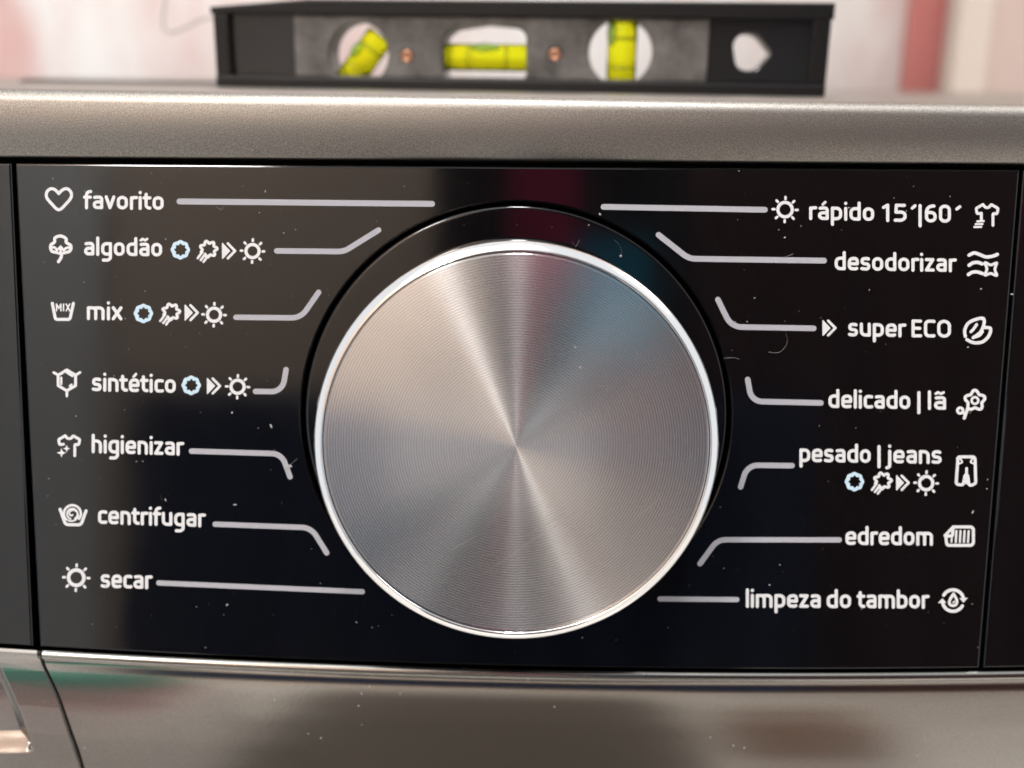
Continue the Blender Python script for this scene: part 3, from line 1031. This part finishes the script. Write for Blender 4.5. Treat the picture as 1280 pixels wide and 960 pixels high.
xl, xr = LV(270, 105)[0], LV(1032, 113)[0]
lmid = (xl + xr) / 2
lroot_loc = base_c + lx * lmid
level = empty('spirit_level', lroot_loc, 'black torpedo spirit level with three yellow vials standing on the machine top', 'spirit level', -LYAW)
hx_ = (xr - xl) / 2
ztop = LV(600, 0)[1]
DEP = 0.012


def lp(px, py):
    x, z = LV(px, py)
    return x - lmid, z


def xzplate(outline, holes, y0, y1, bev=0.0004):
    """plate() turned upright: local x,z from (u,v); front at y0"""
    m_ = plate(outline, holes, -(y1 - y0), 0.0, bev, 2)
    m_.v = [(x, y0 - w, y) for x, y, w in m_.v]
    return m_


def px_circle(px, py, r, n=48):
    x, z = lp(px, py)
    k = r * ymid / FPX
    return [(x + k * math.cos(2 * math.pi * i / n), z + k * math.sin(2 * math.pi * i / n)) for i in range(n)]


zf = 0.0026
lens = fillet([(*lp(x, y), 0.002) for x, y in [(553, 46), (566, 36), (606, 30), (646, 34), (657, 42), (657, 96), (646, 105), (606, 108), (566, 104), (553, 96)]], True)
h1, h3 = px_circle(446, 67, 37), px_circle(775, 64, 38)
tear = fillet([(*lp(x, y), r_) for x, y, r_ in [(916, 46, .004), (944, 38, .004), (966, 66, .0008), (946, 88, .003), (922, 88, .004)]], True)
web_o = [(-hx_ + 0.001, zf), (hx_ - 0.001, zf), (hx_ - 0.001, ztop - zf), (-hx_ + 0.001, ztop - zf)]
web = xzplate(web_o, [lens, h1, h3, tear], 0.0022, DEP - 0.0022).build('web', M_LV, level)
# top flange with its ends cut off, bottom flange, end ribs
cutc = 0.004
mb = xzplate([(-hx_, 0), (hx_, 0), (hx_, zf), (-hx_, zf)], [], 0, DEP)
mb.build('base_flange', M_LVD, level)
mb = xzplate([(-hx_ - 0.0004, ztop - zf - 0.0006), (hx_ + 0.0004, ztop - zf - 0.0006), (hx_ + 0.0004, ztop), (-hx_ + 0.022, ztop), (-hx_ - 0.0004, ztop - 0.0018)], [], 0, DEP)
mb.build('top_flange', M_LVD, level)
for a, b in ((-hx_, -hx_ + 0.0036), (hx_ - 0.0036, hx_)):
    mb = xzplate([(a, zf), (b, zf), (b, ztop - zf - 0.0006), (a, ztop - zf - 0.0006)], [], 0.0004, DEP - 0.0004)
    mb.build('end_rib', M_LVD, level)
# raised middle field, its grey sheen put into the colour
xa, xb = lp(366, 60)[0], lp(886, 60)[0]
mb = xzplate([(xa, zf), (xb, zf), (xb, ztop - zf - 0.0006), (xa, ztop - zf - 0.0006)],
             [lens, h1, h3, px_circle(507, 70, 8, 20), px_circle(693, 68, 8, 20)], 0.0012, 0.0022)
M_LVP = mat('level_face', (0.13, 0.123, 0.118), 0.38)
lk(M_LVP, ramp(M_LVP, noise(M_LVP, 75, 6, 0.7), [(0.36, (0.04, 0.038, 0.037)), (0.62, (0.155, 0.147, 0.141))]), bsdf(M_LVP).inputs['Base Color'])  # sheen painted as lighter grey, broken by random worn blotches
bump(M_LVP, noise(M_LVP, 700, 3, 0.6), 0.0001, 0.5)
mb.build('face_plate', M_LVP, level)
for px, py in ((507, 70), (693, 68)):
    x, z = lp(px, py)
    mb = MB()
    mb.lathe([(0.00135, -0.0022), (0.00135, -0.0009), (0.001, -0.0006), (0.0005, -0.0009), (0.00045, -0.0013)], 20, cap=True)
    mb.v = [(x + a, 0.0012 - w - 0.0009, z + b) for a, b, w in mb.v]
    for i, f in enumerate(mb.f):
        mb.f[i] = f
    mb.build('rivet', M_COPPER, level, smooth=True)


def vial(px, py, ang_, r, hl, bubble):
    x, z = lp(px, py)
    k = ymid / FPX
    r, hl = r * k, hl * k
    mb = MB()
    n = 24
    prof_ = [(0.0001, -hl), (r * 0.85, -hl), (r, -hl + r * 0.12), (r, hl - r * 0.12), (r * 0.85, hl), (0.0001, hl)]
    rows_ = [[(q_, rr * math.cos(2 * math.pi * j / n), rr * math.sin(2 * math.pi * j / n)) for j in range(n)] for rr, q_ in prof_]
    mb.grid(rows_, close_u=True, flip=True)
    M = Matrix.Translation((x, DEP * 0.42, z)) @ Matrix.Rotation(-ang_, 4, 'Y')
    v_ = mb.build('vial', M_VIAL, level, smooth=True, matrix=M)
    for s_ in (-1, 1):
        mb = MB()
        x_ = s_ * hl * 0.42
        rows_ = [[(x_ + dx, rr * math.cos(2 * math.pi * j / n), rr * math.sin(2 * math.pi * j / n)) for j in range(n)] for dx, rr in ((-0.00014, r * 1.001), (-0.00014, r * 1.02), (0.00014, r * 1.02), (0.00014, r * 1.001))]
        mb.grid(rows_, close_u=True, flip=True)
        mb.build('gauge_ring', mat('ring_olive', (0.12, 0.14, 0.01), 0.5), v_, smooth=True)
    # bubble lying against the upper wall of the vial
    mb = MB()
    rows_ = []
    for i in range(9):
        a = math.pi * i / 8
        rows_.append([(bubble * hl + hl * 0.36 * math.cos(a) * 1.0, r * 0.62 * math.sin(a) * math.cos(2 * math.pi * j / 16) - r * 0.42, r * 0.34 * math.sin(a) * math.sin(2 * math.pi * j / 16) + r * 0.70) for j in range(16)])
    mb.grid(rows_, close_u=True)
    mb.build('bubble', M_VCLEAR, v_, smooth=True)
    return v_


vial(449, 72, R(52), 17.5, 34, 0.1)
vial(606, 71, 0, 16, 55, -0.05)
vial(777, 66, R(90), 18, 41, 0.55)

# ------------------------------------------------------------------ things behind
M_WALL = mat('marbled_wall', (0.8, 0.76, 0.74), 0.35)
nz = noise(M_WALL, 7.0, 5, 0.62, 'Object', (1.0, 1.0, 0.33))
n2 = noise(M_WALL, 22.0, 3, 0.55, 'Object', (1.0, 1.0, 0.4))
c1 = ramp(M_WALL, nz, [(0.32, (0.68, 0.45, 0.42)), (0.42, (0.76, 0.66, 0.64)), (0.52, (0.82, 0.80, 0.785)), (0.75, (0.84, 0.83, 0.82))])
c2 = ramp(M_WALL, n2, [(0.35, (0.92, 0.85, 0.84)), (0.6, (1, 1, 1))])
mxn = nd(M_WALL, 'ShaderNodeMixRGB', blend_type='MULTIPLY')
mxn.inputs[0].default_value = 0.8
lk(M_WALL, c1, mxn.inputs[1])
lk(M_WALL, c2, mxn.inputs[2])
lk(M_WALL, mxn.outputs[0], bsdf(M_WALL).inputs['Base Color'])
WALL_Y = CAM.y + 0.80
mb = MB()
mb.box(-1.6, 1.6, WALL_Y, WALL_Y + 0.1, 0, 2.5)
tag(mb.build('wall', M_WALL), kind='structure')


def at_depth(px, py, dist):
    d = ray(px, py)
    return CAM + d * (dist / d.y)


p0, p1 = at_depth(1133, 60, 0.77), at_depth(1190, 60, 0.77)
mb = MB()
mb.box(p0.x, p1.x, CAM.y + 0.77, CAM.y + 0.776, 0, 2.3)
m_red = mat('red_paint', (0.55, 0.20, 0.185), 0.45)
tag(mb.build('upright_strip', m_red), 'blurred red upright strip on the wall behind the right end of the level', 'trim')
p2, p3 = at_depth(1196, 60, 0.70), at_depth(1236, 60, 0.70)
M_CREAM = mat('cream_paint', (0.62, 0.53, 0.46), 0.45)
root = empty('door', ((p2.x + 0.2), CAM.y + 0.72, 0), 'beige door edge with a paler frame right of the red strip', 'door')
mb = MB()
mb.box(p2.x - root.location.x, p3.x - root.location.x, -0.02, -0.008, 0, 2.3)
mb.build('frame', M_CREAM, root)
mb = MB()
mb.box(p3.x - root.location.x - 0.01, 0.7, -0.007, 0.03, 0, 2.28)
mb.build('leaf', mat('beige_paint', (0.55, 0.43, 0.38), 0.5), root)

# dark strip on the machine top left of the level
a, b = top_hit(24, 109.5), top_hit(268, 109.5)
yy = CAM.y + 0.30
xa_, xb_ = at_depth(24, 105, 0.30).x, at_depth(290, 105, 0.30).x
mb = MB()
for i in range(1):
    prof_ = [(xa_, TOP_Z, 0.0006), (xa_ + 0.002, TOP_Z, 0.0011), ((xa_ + xb_) / 2, TOP_Z, 0.0010), (xb_, TOP_Z, 0.0012)]
    rows_ = [[(x, yy, TOP_Z), (x, yy, TOP_Z + h), (x, yy + 0.006, TOP_Z + h), (x, yy + 0.006, TOP_Z)] for x, _, h in prof_]
    mb.grid(rows_, close_u=True, flip=True)
    mb.f += [(0, 1, 2, 3), tuple(len(mb.v) - 4 + k for k in (3, 2, 1, 0))]
tag(mb.build('metal_strip', mat('dark_strip', (0.05, 0.04, 0.04), 0.5)), 'thin dark strip lying on the machine top left of the spirit level', 'strip')

# thin pale cord hanging behind the level's left end
cp = [at_depth(x, y, 0.33) for x, y in smooth([(206, -90), (209, -40), (207, 0), (204, 22), (205, 36), (214, 40), (232, 34), (258, 22), (285, 30), (300, 60)], 6)]
cp += [Vector((cp[-1].x + 0.004, cp[-1].y, TOP_Z + 0.0012)), Vector((cp[-1].x + 0.03, cp[-1].y, TOP_Z + 0.0012))]
mb = MB()
mb.tube(cp, 0.0005, 8)
tag(mb.build('cord', mat('cord_grey', (0.5, 0.47, 0.44), 0.5), smooth=True), 'thin pale cord looping down behind the left end of the level', 'cord')

# floor
mb = MB()
mb.box(-1.6, 1.6, -2.0, WALL_Y, -0.05, 0)
tag(mb.build('floor', mat('floor_tile', (0.74, 0.72, 0.69), 0.3)), kind='structure')

# ------------------------------------------------------------------ unseen things added opposite the machine for the gloss and metal to mirror
mb = MB()
mb.box(-1.6, 1.6, -2.1, -2.0, 0, 2.5)
tag(mb.build('room_wall', mat('olive_wall', (0.66, 0.53, 0.43), 0.7)), kind='structure')
mb = MB()
mb.box(-0.92, -0.82, -1.45, -0.5, 0.84, 2.5)
mb.box(-0.915, -0.82, -1.45, -0.5, 0, 0.838)
wl = mb.build('side_wall', mat('tan_wall', (0.84, 0.60, 0.46), 0.7))  # added slab, tan over blue-grey, coloured for the dial to mirror
wl.data.materials.append(mat('grey_tile', (0.66, 0.73, 0.86), 0.5))
for p in wl.data.polygons:
    p.material_index = 1 if p.index >= 6 else 0
tag(wl, kind='structure')


mb = MB()
mb.box(-1.19, -0.84, -1.996, -1.95, 0, 2.1)
tag(mb.build('white_door', mat('door_white', (0.8, 0.8, 0.78), 0.5)), 'white door standing behind the viewer on the left, seen only in reflections', 'door')  # added as the bright strip mirrored at the panel's left


def cloth(name, x0, x1, z0, z1, y, color, label, cat, amp=0.012, waves=9):
    """hanging cloth with folds, 6 mm thick"""
    mb = MB()
    nx, nz = 64, 10
    def pt(i, j, dy):
        x = x0 + (x1 - x0) * i / nx
        z = z1 + (z0 - z1) * j / nz
        k = 0.3 + 0.7 * j / nz
        return (x, y + dy + amp * k * math.sin(waves * 6.28 * i / nx + 0.5 * math.sin(j)) + 0.4 * amp * math.sin(23 * i / nx), z + 0.006 * math.sin(5 * i / nx) * (j == nz))
    f = [[pt(i, j, 0) for i in range(nx + 1)] for j in range(nz + 1)]
    b = [[pt(i, j, -0.006) for i in range(nx + 1)] for j in range(nz, -1, -1)]
    mb.grid(f + b, close_v=True)
    o = mb.build(name, mat(name + '_cloth', color, 0.9), smooth=True)
    tag(o, label, cat)


cloth('tablecloth', -0.43, 0.34, 0.45, 0.80, -1.0, (0.013, 0.036, 0.10), 'dark navy cloth hanging opposite the machine, seen only in reflections', 'cloth', 0.02)  # added so the lower panel mirrors a navy dark
cloth('coat', -0.07, 0.15, 0.64, 1.40, -0.72, (0.02, 0.02, 0.024), 'black coat hanging opposite the dial, seen only in reflections', 'coat', 0.02, 4)  # added dark shape, stands for the viewer's body in the gloss
cloth('curtain', 0.20, 1.15, 0.40, 1.08, -1.05, (0.085, 0.032, 0.03), 'dark maroon curtain opposite the right of the panel, seen only in reflections', 'curtain', 0.03)  # added to darken reflections at the right
cloth('scarf', -0.004, 0.048, 0.90, 1.06, -0.66, (0.62, 0.010, 0.12), 'crimson scarf on the dark coat, seen only in reflections', 'scarf', 0.006, 3)  # added crimson patch for the dial top to mirror
cloth('teal_towel', 0.048, 0.108, 0.835, 0.925, -0.66, (0.01, 0.36, 0.58), 'teal towel beside the dark coat, seen only in reflections', 'towel', 0.004, 3)  # added teal patch, mirrored at the dial's upper right
cloth('pink_cloth', 0.05, 0.115, 0.755, 0.835, -0.66, (0.24, 0.13, 0.115), 'dull pink cloth under the teal towel, seen only in reflections', 'cloth', 0.004, 3)  # added pinkish patch, mirrored at the dial's right
cloth('grey_cloth', -0.09, 0.06, 0.725, 0.805, -0.64, (0.80, 0.80, 0.80), 'pale grey cloth low on the dark coat, seen only in reflections', 'cloth', 0.004, 3)  # added pale patch that lightens the lower dial
mb = MB()
mb.box(0.22, 1.15, -1.4, -1.06, 1.10, 2.0)  # unseen block added to darken the right of the dial
cup = mb.build('wall_cupboard', mat('cupboard_brown', (0.03, 0.023, 0.03), 0.5))
tag(cup, 'dark wall cupboard above the maroon curtain, seen only in reflections', 'cupboard')


mb = MB()
mb.box(-0.36, 0.27, -1.75, -0.36, 0.0, 0.012)
tag(mb.build('floor_mat', mat('mat_dark', (0.085, 0.075, 0.065), 0.9)), 'dark floor mat in front of the machine, seen only in reflections', 'mat')  # added to darken the middle of the fascia reflection



def slab(name, x0, x1, y0, y1, z0, z1, color, label):
    rr = (z1 - z0) / 2
    prof_ = [(y0 + rr - rr * math.sin(math.pi * i / 8), z0 + rr - rr * math.cos(math.pi * i / 8)) for i in range(9)] + [(y1, z1), (y1, z0)]
    mb = MB()
    mb.grid([[(x, a, b) for a, b in prof_] for x in (x0, x1)], close_u=True)
    mb.f += [tuple(range(len(prof_))), tuple(range(2 * len(prof_) - 1, len(prof_) - 1, -1))]
    tag(mb.build(name, mat(name + '_towelling', color, 0.9)), label, 'towel')


st = empty('stool', (-0.52, -1.0, 0), 'white stool under folded towels, seen only in reflections', 'stool')  # added only to carry the two coloured slabs
mb = MB()
mb.box(-0.17, 0.17, -0.15, 0.15, 0.21, 0.24)
mb.build('seat', M_WPL, st)
for sx in (-0.14, 0.14):
    for sy in (-0.12, 0.12):
        mb = MB()
        mb.box(sx - 0.015, sx + 0.015, sy - 0.015, sy + 0.015, 0, 0.21)
        mb.build('leg', M_WPL, st)
slab('floor_cushion', 0.32, 0.50, -1.28, -1.04, 0.0, 0.10, (0.17, 0.085, 0.05), 'brown cushion on the floor at the right, seen only in reflections')  # added as a brown smudge for the fascia to mirror
COL.objects['floor_cushion']['category'] = 'cushion'
slab('pink_towel', -0.66, -0.40, -1.12, -0.88, 0.24, 0.29, (0.6, 0.22, 0.24), 'folded pink towel on the stool, seen only in reflections')  # added pink streak for the left fascia to mirror
slab('green_towel', -0.65, -0.41, -1.11, -0.89, 0.29, 0.40, (0.06, 0.33, 0.26), 'folded green towel on top of the pink one, seen only in reflections')  # added green streak in the left fascia reflection
